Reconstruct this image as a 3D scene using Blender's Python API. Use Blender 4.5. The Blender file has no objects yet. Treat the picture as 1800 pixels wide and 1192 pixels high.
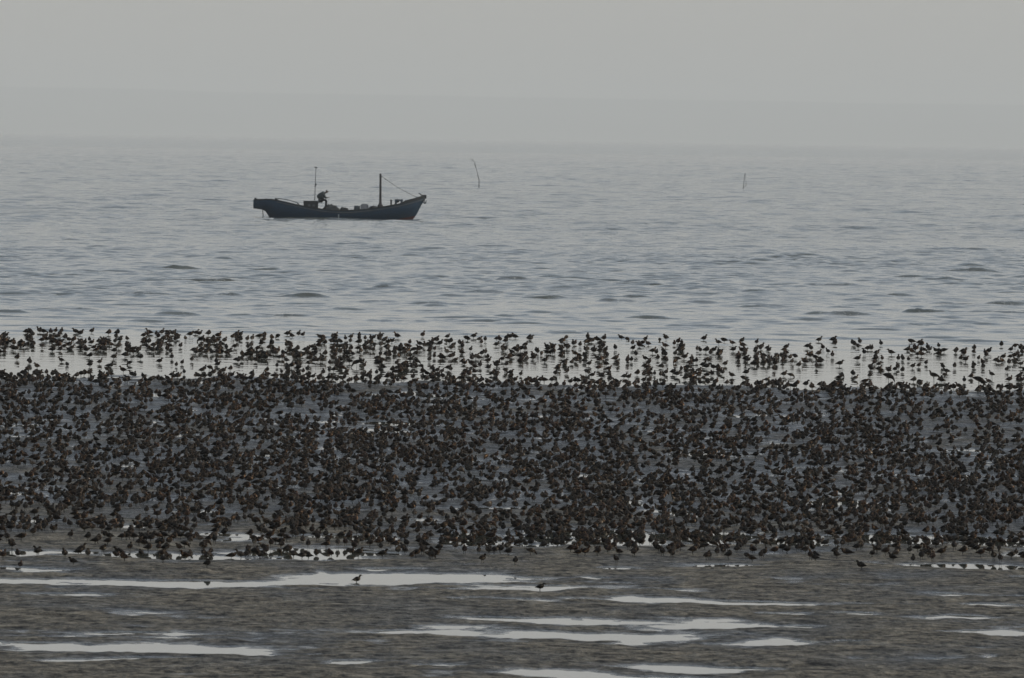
import bpy, bmesh, math, random
import numpy as np
from mathutils import Vector, Matrix

C = bpy.context.scene
COL = C.collection
PI = math.pi
random.seed(7)

# ------------------------------------------------------------------ camera
F = 16000.0            # focal length in photo pixels (1800 wide)
H = 5.0                # camera height over the water
PITCH = math.atan((596 - 242.5) / F)
ROLL = math.atan(25 / 1800)
cam_d = bpy.data.cameras.new('camera')
cam_d.sensor_width = 36.0
cam_d.lens = F / 1800 * 36.0
cam_d.clip_start = 1.0
cam_d.clip_end = 120000.0
cam_d.dof.use_dof = True
cam_d.dof.focus_distance = 185.0
cam_d.dof.aperture_fstop = 18.0
cam = bpy.data.objects.new('camera', cam_d)
COL.objects.link(cam)
fwd = Vector((0, math.cos(PITCH), -math.sin(PITCH)))
right0 = Vector((1, 0, 0)); up0 = right0.cross(fwd)
cr, sr = math.cos(ROLL), math.sin(ROLL)
RIGHT = right0 * cr + up0 * sr
UP = up0 * cr - right0 * sr
m = Matrix((RIGHT, UP, -fwd)).transposed().to_4x4()
m.translation = Vector((0, 0, H))
cam.matrix_world = m
C.camera = cam

def yh(x): return 230 + 25 * x / 1800.0
def ground(px, py, z=0.0):
    """photo pixel -> point on the horizontal plane z"""
    d = fwd * F + RIGHT * (px - 900) - UP * (py - 596)
    t = (z - H) / d.z
    return Vector((d.x * t, d.y * t, z))

# ------------------------------------------------------------------ light
SUN_EL, SUN_AZ = math.radians(34), math.radians(76)     # azimuth from +Y towards +X
w = bpy.data.worlds.new('World'); C.world = w; w.use_nodes = True
nt = w.node_tree; nt.nodes.clear()
out = nt.nodes.new('ShaderNodeOutputWorld'); bg = nt.nodes.new('ShaderNodeBackground')
sky = nt.nodes.new('ShaderNodeTexSky'); sky.sky_type = 'NISHITA'; sky.sun_disc = False
sky.sun_elevation = SUN_EL; sky.sun_rotation = SUN_AZ
sky.dust_density = 6.0; sky.air_density = 1.0; sky.altitude = 0
hs = nt.nodes.new('ShaderNodeHueSaturation'); hs.inputs['Saturation'].default_value = 0.42
mxw = nt.nodes.new('ShaderNodeMix'); mxw.data_type = 'RGBA'; mxw.inputs[0].default_value = 0.66
mxw.inputs[7].default_value = (5.6, 5.85, 5.8, 1)      # thick even overcast over the clear-sky gradient
tcw = nt.nodes.new('ShaderNodeTexCoord'); sxw = nt.nodes.new('ShaderNodeSeparateXYZ'); nt.links.new(tcw.outputs['Generated'], sxw.inputs[0])
rw = nt.nodes.new('ShaderNodeValToRGB'); nt.links.new(sxw.outputs[2], rw.inputs[0])
rw.color_ramp.elements[0].position = 0.0; rw.color_ramp.elements[0].color = (6.05, 5.80, 5.30, 1)
e_ = rw.color_ramp.elements.new(.05); e_.color = (6.75, 6.7, 6.45, 1)
rw.color_ramp.elements[2].position = 0.26; rw.color_ramp.elements[2].color = (4.1, 5.1, 6.3, 1)
nt.links.new(rw.outputs[0], mxw.inputs[7])
nt.links.new(sky.outputs[0], hs.inputs['Color'])
nt.links.new(hs.outputs[0], mxw.inputs[6])
nt.links.new(mxw.outputs[2], bg.inputs[0])
nt.links.new(bg.outputs[0], out.inputs[0])
bg.inputs[1].default_value = 0.10
sun_d = bpy.data.lights.new('sun', 'SUN'); sun_d.energy = 1.3; sun_d.angle = math.radians(10)
sun_d.color = (1.0, 0.92, 0.80)
sun = bpy.data.objects.new('sun', sun_d); COL.objects.link(sun)
sv = Vector((math.sin(SUN_AZ) * math.cos(SUN_EL), math.cos(SUN_AZ) * math.cos(SUN_EL), math.sin(SUN_EL)))
sun.rotation_euler = sv.to_track_quat('Z', 'Y').to_euler()
C.view_settings.view_transform = 'Standard'; C.view_settings.look = 'None'
C.view_settings.gamma = 1.0; C.view_settings.use_curve_mapping = False
C.view_settings.exposure = 0.09
C.cycles.use_denoising = True
C.cycles.volume_bounces = 1
C.cycles.max_bounces = 6

# ------------------------------------------------------------------ noise
def _h(ix, iy, seed):
    a = (ix.astype(np.int64) * 374761393 + iy.astype(np.int64) * 668265263 + seed * 1442695041) & 0xFFFFFFFF
    a = ((a ^ (a >> 13)) * 1274126177) & 0xFFFFFFFF
    a = a ^ (a >> 16)
    return (a & 0xFFFFFF) / float(0xFFFFFF) * 2 - 1
def vn(x, y, seed=0):
    x = np.asarray(x, float); y = np.asarray(y, float)
    ix = np.floor(x); iy = np.floor(y); fx = x - ix; fy = y - iy
    fx = fx * fx * (3 - 2 * fx); fy = fy * fy * (3 - 2 * fy)
    ix = ix.astype(np.int64); iy = iy.astype(np.int64)
    a = _h(ix, iy, seed); b = _h(ix + 1, iy, seed); c = _h(ix, iy + 1, seed); d = _h(ix + 1, iy + 1, seed)
    return (a * (1 - fx) + b * fx) * (1 - fy) + (c * (1 - fx) + d * fx) * fy
def fbm(x, y, seed, octv=4, gain=0.5):
    r = 0; a = 1; s = 0
    for k in range(octv):
        ca, sa = math.cos(0.7 * k + .3), math.sin(0.7 * k + .3)
        r = r + a * vn((x * ca - y * sa) * 2 ** k, (x * sa + y * ca) * 2 ** k, seed + k * 17); s += a; a *= gain
    return r / s
def ss(a, b, x):
    t = np.clip((x - a) / (b - a), 0, 1); return t * t * (3 - 2 * t)

# ------------------------------------------------------------------ mud relief (world metres; z = 0 is the water table)
POOLS = [  # photo pixel centre, half width, half height, depth
 (190,1024,290,5,1.3),(660,1020,170,9,1.3),(60,1001,45,3.5,1),(560,1005,20,3,1),(665,1001,32,2,1),(940,1037,140,4.5,1),
 (1060,1020,22,2.5,1),(1080,994,22,2,1),(1240,992,68,3,1),(860,1058,70,3,1),(1290,1059,190,4,1.1),(950,1093,140,4.5,1.1),
 (930,1115,235,8,1.1),(1255,1099,155,6,1.2),(1508,1081,50,3,1),(1380,1081,50,3,1),(1660,1087,88,4,1),(1765,1082,22,3,1),
 (1765,1108,95,5,1.2),(1790,1119,30,3,1),(1345,1129,62,4,1),(1535,1129,30,2,1),(1510,1155,22,3,1),(1625,1151,32,2.5,1),
 (1712,1151,27,3,1),(1060,1187,135,6,1.1),(1230,1173,110,5,1.1),(190,1112,120,5,1),(230,1133,210,8,1.2),(240,1157,110,3,1),
 (420,1145,60,3,1),(548,1146,28,2.5,1),(600,1164,52,4,1),(815,1171,30,2.5,1),(105,1046,58,2.5,.9),(270,1080,75,3.5,.9),
 (1680,997,130,4,1.2),(1785,1013,22,2.5,1),(1730,1046,85,3,1),(1760,1063,40,3,1),(1200,1040,50,2.5,.9),(1058,1021,20,2.5,1),
 (50,974,65,6,1.2),(150,972,40,4,1),(340,980,120,5,1.2),(555,974,110,9,1.3),(700,977,40,4,1),(610,946,85,4.5,1.1),(840,950,65,13,1.4),
 (1040,945,125,12,1.4),(1232,946,65,11,1.3),(1412,953,68,9,1.3),(1575,948,75,12,1.4),(1738,952,68,10,1.3),(1775,972,32,5,1.1),
 (925,962,32,4,1),(480,946,60,4,1),(250,930,30,4,1),(330,900,40,4,.9),(40,915,40,4,.9),(620,897,40,3,.9),(1330,935,30,4,1),
 (690,745,60,4,.8),(1240,800,55,4,.8),(300,765,50,3,.8),(860,893,60,4,.9),(1060,884,60,5,1),(1480,888,60,4,1),(1180,905,60,4,1),(750,915,40,3,.9),
]
_P = []
for (cx, cy, hw, hh, dp) in POOLS:
    g = ground(cx, cy); s = F / g.y
    _P.append((g.x, g.y, hw / s, 1.0 * hh * g.y * g.y / (F * H), dp))
def mud(x, y):
    x = np.asarray(x, float); y = np.asarray(y, float)
    wx = x + 0.5 * fbm(x * .9, y * .6, 5, 3); wy = y + 1.3 * fbm(x * .5, y * .35, 9, 3)
    n = 0.008 * fbm(x * .45, y * .3, 11, 3) + 0.013 * fbm(x * 1.5, y * .9, 31, 4, .6) + 0.012 * fbm(x * 2.6, y * 2.2, 35, 3, .65) + 0.019 * fbm(x * .5, y * 2.0, 37, 4) + 0.006 * np.abs(fbm(x * 6, y * 5, 77, 3)) + .004 * vn(x * 11, y * 6, 79)
    z = 0.0245 + n
    zb = ss(121, 126, y)                      # broad wetter bank the flock stands on
    z = z + zb * (0.006 * fbm(x * .6, y * .4, 51, 3) + 0.010 * vn(x * 2.6, y * .8, 53) - .009 + .020 * np.abs(fbm(x * 4.0, y * 2.4, 57, 3, .6)) - .006)
    # little steps and scour marks
    z = z + 0.012 * ss(0.45, .75, vn(x * 1.1, y * .55, 91)) - .010 * ss(.5, .8, vn(x * 1.6, y * .5, 94))
    near = (y > 70) & (y < 190)
    b = np.zeros_like(z)
    for (px, py, hx, hy, dp) in _P:
        r2 = ((wx - px) / hx) ** 2 + ((wy - py) / hy) ** 2
        b = np.maximum(b, dp * 1.2 * np.exp(-.62 * np.minimum(r2, 30)))
    z = z - 0.044 * b * (0.85 + .45 * fbm(x * 1.3, y * .8, 63, 3))
    # the shore slopes under the sea
    ys = y + 4.5 * fbm(x * .35, y * .05, 71, 4, .6) + 2.0 * vn(x * 1.7, y * .2, 72)
    sh = ss(181.5, 191.0, ys)
    deep = 0.030 + 0.0011 * np.clip(y - 190, 0, 400)
    z = z * (1 - sh) - deep * sh + n * .35 * sh
    # thin mud bars breaking the calm water on the left
    return z

def grid_mesh(name, ts, ys, wmin, zfun, attrs=None):
    T, Y = np.meshgrid(np.array(ts), np.array(ys))
    X = T * np.maximum(Y, wmin)
    Z = zfun(X, Y)
    nr, nc = X.shape
    me = bpy.data.meshes.new(name)
    co = np.stack([X, Y, Z], -1).reshape(-1, 3).astype(np.float32)
    me.vertices.add(len(co)); me.vertices.foreach_set('co', co.ravel())
    i = np.arange(nr * nc).reshape(nr, nc)
    q = np.stack([i[:-1, :-1], i[:-1, 1:], i[1:, 1:], i[1:, :-1]], -1).reshape(-1, 4)
    me.loops.add(q.size); me.loops.foreach_set('vertex_index', q.ravel().astype(np.int32))
    me.polygons.add(len(q)); me.polygons.foreach_set('loop_start', np.arange(0, q.size, 4, dtype=np.int32))
    me.update(calc_edges=True)
    me.polygons.foreach_set('use_smooth', np.ones(len(q), bool))
    for k, fn in (attrs or {}).items():
        a = me.attributes.new(k, 'FLOAT', 'POINT')
        a.data.foreach_set('value', np.asarray(fn(X, Y, Z), np.float32).ravel())
    o = bpy.data.objects.new(name, me); COL.objects.link(o)
    return o
def geo_rows(a, b, ratio):
    n = max(2, int(math.log(b / a) / ratio)); return [a * (b / a) ** (k / n) for k in range(n + 1)]
def cols(fine, half=0.072):
    f = list(np.linspace(-half, half, fine))
    c = [half * 1.6, half * 2.6, .35, .7, 1.5, 4]
    return [-v for v in c[::-1]] + f + c

# ------------------------------------------------------------------ materials
def mat(name):
    m = bpy.data.materials.new(name); m.use_nodes = True
    n = m.node_tree; p = n.nodes['Principled BSDF']
    return m, n, p
def noise(n, scale, detail=4, vec=None, rough=.5):
    t = n.nodes.new('ShaderNodeTexNoise'); t.inputs['Scale'].default_value = scale
    t.inputs['Detail'].default_value = detail; t.inputs['Roughness'].default_value = rough
    if vec: n.links.new(vec, t.inputs['Vector'])
    return t.outputs['Fac']
def ramp(n, f, stops):
    r = n.nodes.new('ShaderNodeValToRGB'); e = r.color_ramp.elements
    while len(e) < len(stops): e.new(.5)
    for k, (p, c) in enumerate(stops):
        e[k].position = p; e[k].color = (*c, 1) if len(c) == 3 else c
    n.links.new(f, r.inputs[0]); return r.outputs[0]
def mixc(n, f, a, b):
    x = n.nodes.new('ShaderNodeMix'); x.data_type = 'RGBA'
    for s, v in ((x.inputs[0], f), (x.inputs[6], a), (x.inputs[7], b)):
        if isinstance(v, (int, float)): s.default_value = v
        elif isinstance(v, tuple): s.default_value = (*v, 1)
        else: n.links.new(v, s)
    return x.outputs[2]
def math_(n, op, a, b=None):
    x = n.nodes.new('ShaderNodeMath'); x.operation = op
    for s, v in zip(x.inputs, (a, b)):
        if v is None: continue
        if isinstance(v, (int, float)): s.default_value = v
        else: n.links.new(v, s)
    return x.outputs[0]
def attr(n, name):
    a = n.nodes.new('ShaderNodeAttribute'); a.attribute_name = name; return a
def vscale(n, vec, s):
    x = n.nodes.new('ShaderNodeVectorMath'); x.operation = 'MULTIPLY'; x.inputs[1].default_value = s
    n.links.new(vec, x.inputs[0]); return x.outputs[0]
def bump(n, h, dist, strength=1.0, prev=None):
    b = n.nodes.new('ShaderNodeBump'); b.inputs['Distance'].default_value = dist
    if isinstance(strength, (int, float)): b.inputs['Strength'].default_value = strength
    else: n.links.new(strength, b.inputs['Strength'])
    n.links.new(h, b.inputs['Height'])
    if prev: n.links.new(prev, b.inputs['Normal'])
    return b.outputs[0]
def simple(name, col, rough=.6, var=.35, scale=9, metal=0, spec=.5):
    m, n, p = mat(name)
    tc = n.nodes.new('ShaderNodeTexCoord')
    f = noise(n, scale, 5, tc.outputs['Object'])
    c = ramp(n, f, [(.3, tuple(v * (1 - var) for v in col)), (.7, tuple(min(1, v * (1 + var)) for v in col))])
    n.links.new(c, p.inputs['Base Color']); p.inputs['Roughness'].default_value = rough
    p.inputs['Metallic'].default_value = metal; p.inputs['Specular IOR Level'].default_value = spec
    return m

# mud
m_mud, n, p = mat('wet_mud')
geo = n.nodes.new('ShaderNodeNewGeometry'); pos = geo.outputs['Position']
wet = attr(n, 'wet').outputs['Fac']
big = noise(n, .55, 5, vscale(n, pos, (1, .55, 1)))
mid = noise(n, 2.4, 5, vscale(n, pos, (1, 1, 1))); fine = noise(n, 16, 4, pos)
brown = ramp(n, mid, [(.3, (.036, .029, .019)), (.55, (.104, .088, .064)), (.75, (.150, .132, .098))])
blue = ramp(n, mid, [(.3, (.004, .004, .0045)), (.7, (.015, .015, .0155))])
wf = math_(n, 'ADD', math_(n, 'MULTIPLY', wet, .75), math_(n, 'MULTIPLY', math_(n, 'SUBTRACT', big, .45), 2.2))
wf = math_(n, 'MINIMUM', math_(n, 'MAXIMUM', wf, 0), 1)
c = mixc(n, wf, brown, blue)
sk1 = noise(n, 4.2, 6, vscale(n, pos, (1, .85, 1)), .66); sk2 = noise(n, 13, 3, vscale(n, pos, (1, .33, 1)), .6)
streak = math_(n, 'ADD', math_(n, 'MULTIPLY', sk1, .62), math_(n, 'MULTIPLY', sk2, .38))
dk = ramp(n, streak, [(.40, (.16, .16, .17)), (.485, (.97, .97, .97)), (.61, (1.75, 1.72, 1.65))])  # sheen and shade of the mud relief, put into the colour as streaks
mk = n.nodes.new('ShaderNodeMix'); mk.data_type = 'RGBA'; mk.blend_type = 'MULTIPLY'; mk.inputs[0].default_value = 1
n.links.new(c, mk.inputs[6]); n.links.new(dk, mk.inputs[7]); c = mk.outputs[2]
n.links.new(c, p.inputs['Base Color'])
r = n.nodes.new('ShaderNodeMapRange'); n.links.new(wf, r.inputs[0]); r.inputs[3].default_value = .70; r.inputs[4].default_value = .40
rv = math_(n, 'ADD', r.outputs[0], math_(n, 'MULTIPLY', math_(n, 'SUBTRACT', streak, .5), -1.2))
film = attr(n, 'film').outputs['Fac']
rv = math_(n, 'MINIMUM', math_(n, 'MAXIMUM', rv, .2), 1)
n.links.new(math_(n, 'MULTIPLY', rv, math_(n, 'SUBTRACT', 1, math_(n, 'MULTIPLY', film, .72))), p.inputs['Roughness'])
r2 = n.nodes.new('ShaderNodeMapRange'); n.links.new(wf, r2.inputs[0]); r2.inputs[3].default_value = .13; r2.inputs[4].default_value = .18
n.links.new(math_(n, 'ADD', r2.outputs[0], math_(n, 'MULTIPLY', film, .35)), p.inputs['Specular IOR Level'])
b0 = bump(n, streak, .10, 1.0); b1 = bump(n, mid, .10, 1.0, b0); b2 = bump(n, fine, .05, 1.0, b1)
n.links.new(b2, p.inputs['Normal'])

# water
m_wat, n, p = mat('shallow_sea_water')
geo = n.nodes.new('ShaderNodeNewGeometry'); pos = geo.outputs['Position']
ch = attr(n, 'chop').outputs['Fac']; fo = attr(n, 'foam').outputs['Fac']
wb = noise(n, .12, 4, vscale(n, pos, (1, .5, 1)))
base = ramp(n, wb, [(.3, (.055, .060, .050)), (.7, (.080, .082, .066))])
sp = noise(n, 9, 3, pos)
fm = math_(n, 'MULTIPLY', fo, ramp(n, sp, [(.60, (0, 0, 0)), (.70, (1, 1, 1))]))
olive = mixc(n, fo, base, (.046, .040, .022))
n.links.new(mixc(n, fm, olive, (.40, .39, .34)), p.inputs['Base Color'])
p.inputs['IOR'].default_value = 1.33
rr = n.nodes.new('ShaderNodeMapRange'); n.links.new(fo, rr.inputs[0]); rr.inputs[3].default_value = .025; rr.inputs[4].default_value = .15
n.links.new(rr.outputs[0], p.inputs['Roughness'])
s1 = noise(n, 2.3, 3, vscale(n, pos, (.45, 1, 1)))
s0 = noise(n, .42, 4, vscale(n, pos, (1, .5, 1)))
s2 = noise(n, 7.5, 2, vscale(n, pos, (.6, 1, 1)))
farb = math_(n, 'MULTIPLY', ch, .9); b0 = bump(n, s0, .55, farb); b1 = bump(n, s1, .10, ch, b0); b2 = bump(n, s2, .03, ch, b1)
n.links.new(b2, p.inputs['Normal'])

m_hill = simple('far_land', (.06, .07, .06), .9, .4, .002)

# ------------------------------------------------------------------ the setting
def setting(o, m=None):
    o['kind'] = 'structure'
    if m: o.data.materials.append(m)
    return o
rows = [-400, -150, -40, 10, 40, 60] + geo_rows(72, 200, .00058) + geo_rows(202, 330, .01)[0:] + [420]
wetf = lambda X, Y, Z: np.clip(ss(111, 124, Y) * .75 + ss(.030, .004, Z) * .75 - .15 + .35 * fbm(X * .3, Y * .12, 33, 4), 0, 1)
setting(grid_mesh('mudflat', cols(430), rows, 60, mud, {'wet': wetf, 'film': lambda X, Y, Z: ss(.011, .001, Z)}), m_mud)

# tide pools: one still sheet that shows wherever the mud dips below the water table
tp = grid_mesh('tide_pool_water', cols(3), [20, 60, 100, 140, 180], 60, lambda X, Y: X * 0,
               {'chop': lambda X, Y, Z: X * 0 + .002, 'foam': lambda X, Y, Z: X * 0})
setting(tp, m_wat)

CRESTS = [ # photo px centre, half length, height in px
 (300,473,48,8),(380,474,22,5),(455,474,30,6),(375,495,75,6),(235,518,60,7),(390,521,40,8),(520,522,55,7),(65,515,28,6),(690,507,30,5),
 (905,492,30,4),(755,488,32,4),(975,508,48,4),(975,525,50,6),(1090,530,30,6),(790,535,60,6),(660,531,35,4),(310,555,35,7),(480,556,65,7),(255,566,40,6),
 (1460,502,42,5),(1480,553,50,8),(1630,549,36,9),(1730,535,75,7),(1745,550,50,6),(1650,493,30,5),(1710,478,40,5),(1150,560,40,5),(1400,563,45,6),
 (930,557,55,5),(600,545,40,4),(120,545,50,5),(30,550,40,6),(1280,512,40,4),(1330,540,55,5),(1210,532,30,4),(1560,520,40,5),(100,485,40,4),
 (560,476,30,5),(1120,500,36,4),(1390,418,26,4),(1750,500,35,5),(840,566,50,4),(700,565,45,4),(460,578,70,4),(1240,575,60,4),(1600,572,40,5),(170,530,45,4),(860,515,36,4),
 (50,305,18,3),(1700,440,30,4),(600,440,25,3),(1000,450,30,3)]
_rng = np.random.RandomState(3)
for k in range(115):
    cx = _rng.uniform(0, 1800); cy = 395 + 185 * _rng.uniform(0, 1) ** .7
    CRESTS.append((cx, cy + cx * .014, _rng.uniform(12, 30 + (cy - 395) * .25), _rng.uniform(1.6, 3.6)))
for k in range(75):
    cx = _rng.uniform(0, 1800); cy = 535 + 52 * _rng.uniform(0, 1)
    CRESTS.append((cx, cy + cx * .014, _rng.uniform(30, 110), _rng.uniform(1.5, 2.8)))
_C = []
for (cx, cy, hl, hp) in CRESTS:
    g = ground(cx, cy); s = F / g.y
    _C.append((g.x, g.y, hl * 1.25 / s, .72 * hp / s))
_W = []
for k in range(120):
    far_ = k % 3 == 2
    lam = math.exp(_rng.uniform(math.log(2.2), math.log(9.0))) if far_ else math.exp(_rng.uniform(math.log(.45), math.log(2.3)))
    th = _rng.normal(0, .75) + .10
    _W.append((lam, math.sin(th) * 2 * PI / lam, math.cos(th) * 2 * PI / lam, _rng.uniform(0, 2 * PI), .0028 * lam ** .9 if far_ else 0.0044 * lam, far_))
def sea(X, Y):
    Z = np.zeros_like(X)
    inside = np.abs(X) < Y * .2
    grow = .08 + .30 * ss(205, 235, Y) + .65 * ss(235, 345, Y)
    env = .65 + .55 * fbm(X * .10, Y * .035, 201, 3) + .15
    sp = Y * .0009; fargrow = ss(250, 620, Y) * (1 + .8 * ss(800, 2000, Y))
    for (lam, kx, ky, ph, a, far_) in _W:
        att = np.clip(lam / (3.2 * sp) - .6, 0, 1)
        q = kx * X + ky * Y + ph
        Z += a * att * (fargrow if far_ else 1) * (np.sin(q) + .25 * np.sin(2 * q + 1.3))
    Z *= (1 + .25 * ss(225, 250, Y) * ss(420, 320, Y)) * grow * np.clip(env, .25, 1.5)
    CZ = np.zeros_like(Z)
    for (cx, cy, hl, hp) in _C:
        i0 = np.searchsorted(Y[:, 0], cy - 4); i1 = np.searchsorted(Y[:, 0], cy + 9)
        x = X[i0:i1]; y = Y[i0:i1]
        yc = cy + .5 * fbm(x * .5, x * 0 + cy, 301, 3) + .15 * vn(x * 2.1, x * 0 + cy, 302)
        e = np.clip(1 - np.abs((x - cx) / (hl * 1.1)) ** 3, 0, 1) * np.clip(.85 + .9 * fbm(x * 1.6 + cx, x * 0 + cy, 5, 4, .6), .15, 1.05)
        u = y - yc
        pr = np.where(u < 0, np.exp(-(u / .13) ** 2), np.exp(-(u / 1.6) ** 2))
        CZ[i0:i1] = np.maximum(CZ[i0:i1], (hp * 1.0 + .015) * e * pr)
    Z = (Z + CZ) * ss(180, 200, Y)
    return Z * inside
def foam(X, Y, Z):
    Fm = np.zeros_like(X)
    for (cx, cy, hl, hp) in _C:
        i0 = np.searchsorted(Y[:, 0], cy - 4); i1 = np.searchsorted(Y[:, 0], cy + 5)
        x = X[i0:i1]; y = Y[i0:i1]
        yc = cy + .5 * fbm(x * .5, x * 0 + cy, 301, 3) + .15 * vn(x * 2.1, x * 0 + cy, 302)
        e = np.clip(1.2 - ((x - cx) / hl) ** 2, 0, 1); u = y - yc
        Fm[i0:i1] = np.maximum(Fm[i0:i1], e * np.exp(-((u + .1) / .5) ** 2) * np.clip(.45 + .55 * vn(x * .7 + cx, y * .3, 9), 0, 1) * (1 if hp > .05 else .5))
    return np.clip(Fm, 0, 1)
rows = [180.0] + geo_rows(186, 430, .00042)[0:] + geo_rows(430, 3000, .00095)[1:] + geo_rows(3000, 42000, .03)[1:]
sea_o = grid_mesh('sea_water', cols(420), rows, 60, sea,
    {'chop': lambda X, Y, Z: .004 + .05 * ss(188, 215, Y) + .30 * ss(215, 300, Y) + .6 * ss(300, 520, Y), 'foam': foam})
setting(sea_o, m_wat)

# far low land almost lost in the haze
def far_land():
    me = bpy.data.meshes.new('far_hills'); bm = bmesh.new()
    n_ = 240; prev = None
    for k in range(n_ + 1):
        x = -9000 + 18000 * k / n_
        h = 180 - 0.0026 * x + (3.5 * float(fbm(x * .002, 0, 401, 4)) if True else 0)
        h += 8 * float(ss(-1200, -1700, x))
        h *= float(ss(9000, 7500, abs(x)))
        yj = 38000 + 250 * float(fbm(x * .0007, 3, 405, 3))
        pr = [(x, yj, -1), (x, yj + 120, h * .55), (x, yj + 420, h * .92), (x, yj + 700, h), (x, yj + 1100, h * .93), (x, yj + 2200, -1)]
        v = [bm.verts.new(q) for q in pr]
        if prev:
            for j in range(5): bm.faces.new((prev[j], v[j], v[j + 1], prev[j + 1]))
        prev = v
    bm.normal_update(); bm.to_mesh(me); bm.free()
    o = bpy.data.objects.new('far_hills', me); COL.objects.link(o); return o
setting(far_land(), m_hill)

# haze
def haze():
    me = bpy.data.meshes.new('haze'); bm = bmesh.new()
    bmesh.ops.create_cube(bm, size=1); bm.to_mesh(me); bm.free()
    o = bpy.data.objects.new('haze', me); COL.objects.link(o)
    zb, zt = -9.5, 225.0
    # the widest sheets (the sea) reach x = +-96 km at their far edge
    o.scale = (360000, 44600, zt - zb); o.location = (0, 21700, (zt + zb) / 2)
    m = bpy.data.materials.new('haze_air'); m.use_nodes = True; n = m.node_tree; n.nodes.clear()
    ou = n.nodes.new('ShaderNodeOutputMaterial'); v = n.nodes.new('ShaderNodeVolumePrincipled')
    v.inputs['Density'].default_value = 8.5e-5
    v.inputs['Color'].default_value = (1, .98, .925, 1)
    v.inputs['Anisotropy'].default_value = 0.0
    n.links.new(v.outputs[0], ou.inputs['Volume'])
    me.materials.append(m); o['kind'] = 'stuff'; o['label'] = 'pale grey sea haze that fades the far water and land'
    o['category'] = 'haze'
haze()

# ------------------------------------------------------------------ mesh helpers
def finish(name, bm, m, parent=None, smooth=False):
    bmesh.ops.recalc_face_normals(bm, faces=bm.faces)
    me = bpy.data.meshes.new(name); bm.to_mesh(me); bm.free()
    if smooth: me.polygons.foreach_set('use_smooth', [True] * len(me.polygons))
    if m: me.materials.append(m)
    o = bpy.data.objects.new(name, me); COL.objects.link(o)
    if parent: o.parent = parent
    return o
def tag(o, label, cat, group=None):
    o['label'] = label; o['category'] = cat
    if group: o['group'] = group
    return o
def empty(name, loc, label, cat, rot=(0, 0, 0), group=None):
    o = bpy.data.objects.new(name, None); COL.objects.link(o); o.location = loc; o.rotation_euler = rot
    return tag(o, label, cat, group)
def tube(bm, pts, rad, n=8, cap=True):
    pts = [Vector(p_) for p_ in pts]
    if isinstance(rad, (int, float)): rad = [rad] * len(pts)
    rings = []
    for i, p_ in enumerate(pts):
        t = (pts[min(i + 1, len(pts) - 1)] - pts[max(i - 1, 0)]).normalized()
        a = Vector((0, 1, 0)) if abs(t.y) < .9 else Vector((1, 0, 0))
        s_ = t.cross(a).normalized(); u = s_.cross(t)
        rings.append([bm.verts.new(p_ + (s_ * math.cos(2 * PI * k / n) + u * math.sin(2 * PI * k / n)) * rad[i]) for k in range(n)])
    for a, b in zip(rings, rings[1:]):
        for k in range(n): bm.faces.new((a[k], a[(k + 1) % n], b[(k + 1) % n], b[k]))
    if cap: bm.faces.new(rings[0][::-1]); bm.faces.new(rings[-1])
def box(bm, x0, x1, y0, y1, z0, z1, bev=.0):
    r = bmesh.ops.create_cube(bm, size=1)
    for v in r['verts']:
        v.co = Vector(((x0 + x1) / 2 + v.co.x * (x1 - x0), (y0 + y1) / 2 + v.co.y * (y1 - y0), (z0 + z1) / 2 + v.co.z * (z1 - z0)))
    if bev: bmesh.ops.bevel(bm, geom=list({e for v in r['verts'] for e in v.link_edges}), offset=bev, segments=2, affect='EDGES')
def lump(bm, cx, cy, z0, rx, ry, h, seed, n=28, rings=10, rough=.25):
    rr = []
    for i in range(rings + 1):
        f = i / rings; r_ = []
        for k in range(n):
            a = 2 * PI * k / n
            q = 1 + rough * float(vn(math.cos(a) * 2.5 + seed, math.sin(a) * 2.5 + f * 4, seed))
            e = math.cos(f * PI / 2) ** .6 if f < 1 else 0.01
            zz = z0 + h * math.sin(f * PI / 2) * (1 + rough * float(vn(math.cos(a) * 3 * e, math.sin(a) * 3 * e + 7, seed + 3)))
            r_.append(bm.verts.new((cx + rx * e * q * math.cos(a), cy + ry * e * q * math.sin(a), zz if f else z0)))
        rr.append(r_)
    for a, b in zip(rr, rr[1:]):
        for k in range(n): bm.faces.new((a[k], a[(k + 1) % n], b[(k + 1) % n], b[k]))
    bm.faces.new(rr[0][::-1]); bm.faces.new(rr[-1])

# ------------------------------------------------------------------ the boat
BP = ground(595, 384); BS = F / BP.y * 5          # zoom units per metre
BX0 = 885.0
def bx(zx): return (zx - BX0) / BS
BOATX = ground(420 + BX0 / 5, 384.2)
boat = empty('fishing_boat', (BOATX.x, BOATX.y, 0), 'dark blue wooden fishing boat with one thick mast, lying side on in the hazy water', 'fishing boat', (0, math.radians(-.45), math.radians(3)))
m_hull, n, p = mat('hull_paint')
tc = n.nodes.new('ShaderNodeTexCoord'); sx = n.nodes.new('ShaderNodeSeparateXYZ'); n.links.new(tc.outputs['Object'], sx.inputs[0])
st = noise(n, 3, 5, vscale(n, tc.outputs['Object'], (1, 1, 4)))
paint = ramp(n, st, [(.3, (.003, .024, .050)), (.6, (.004, .038, .078)), (.8, (.010, .050, .085))])
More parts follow.
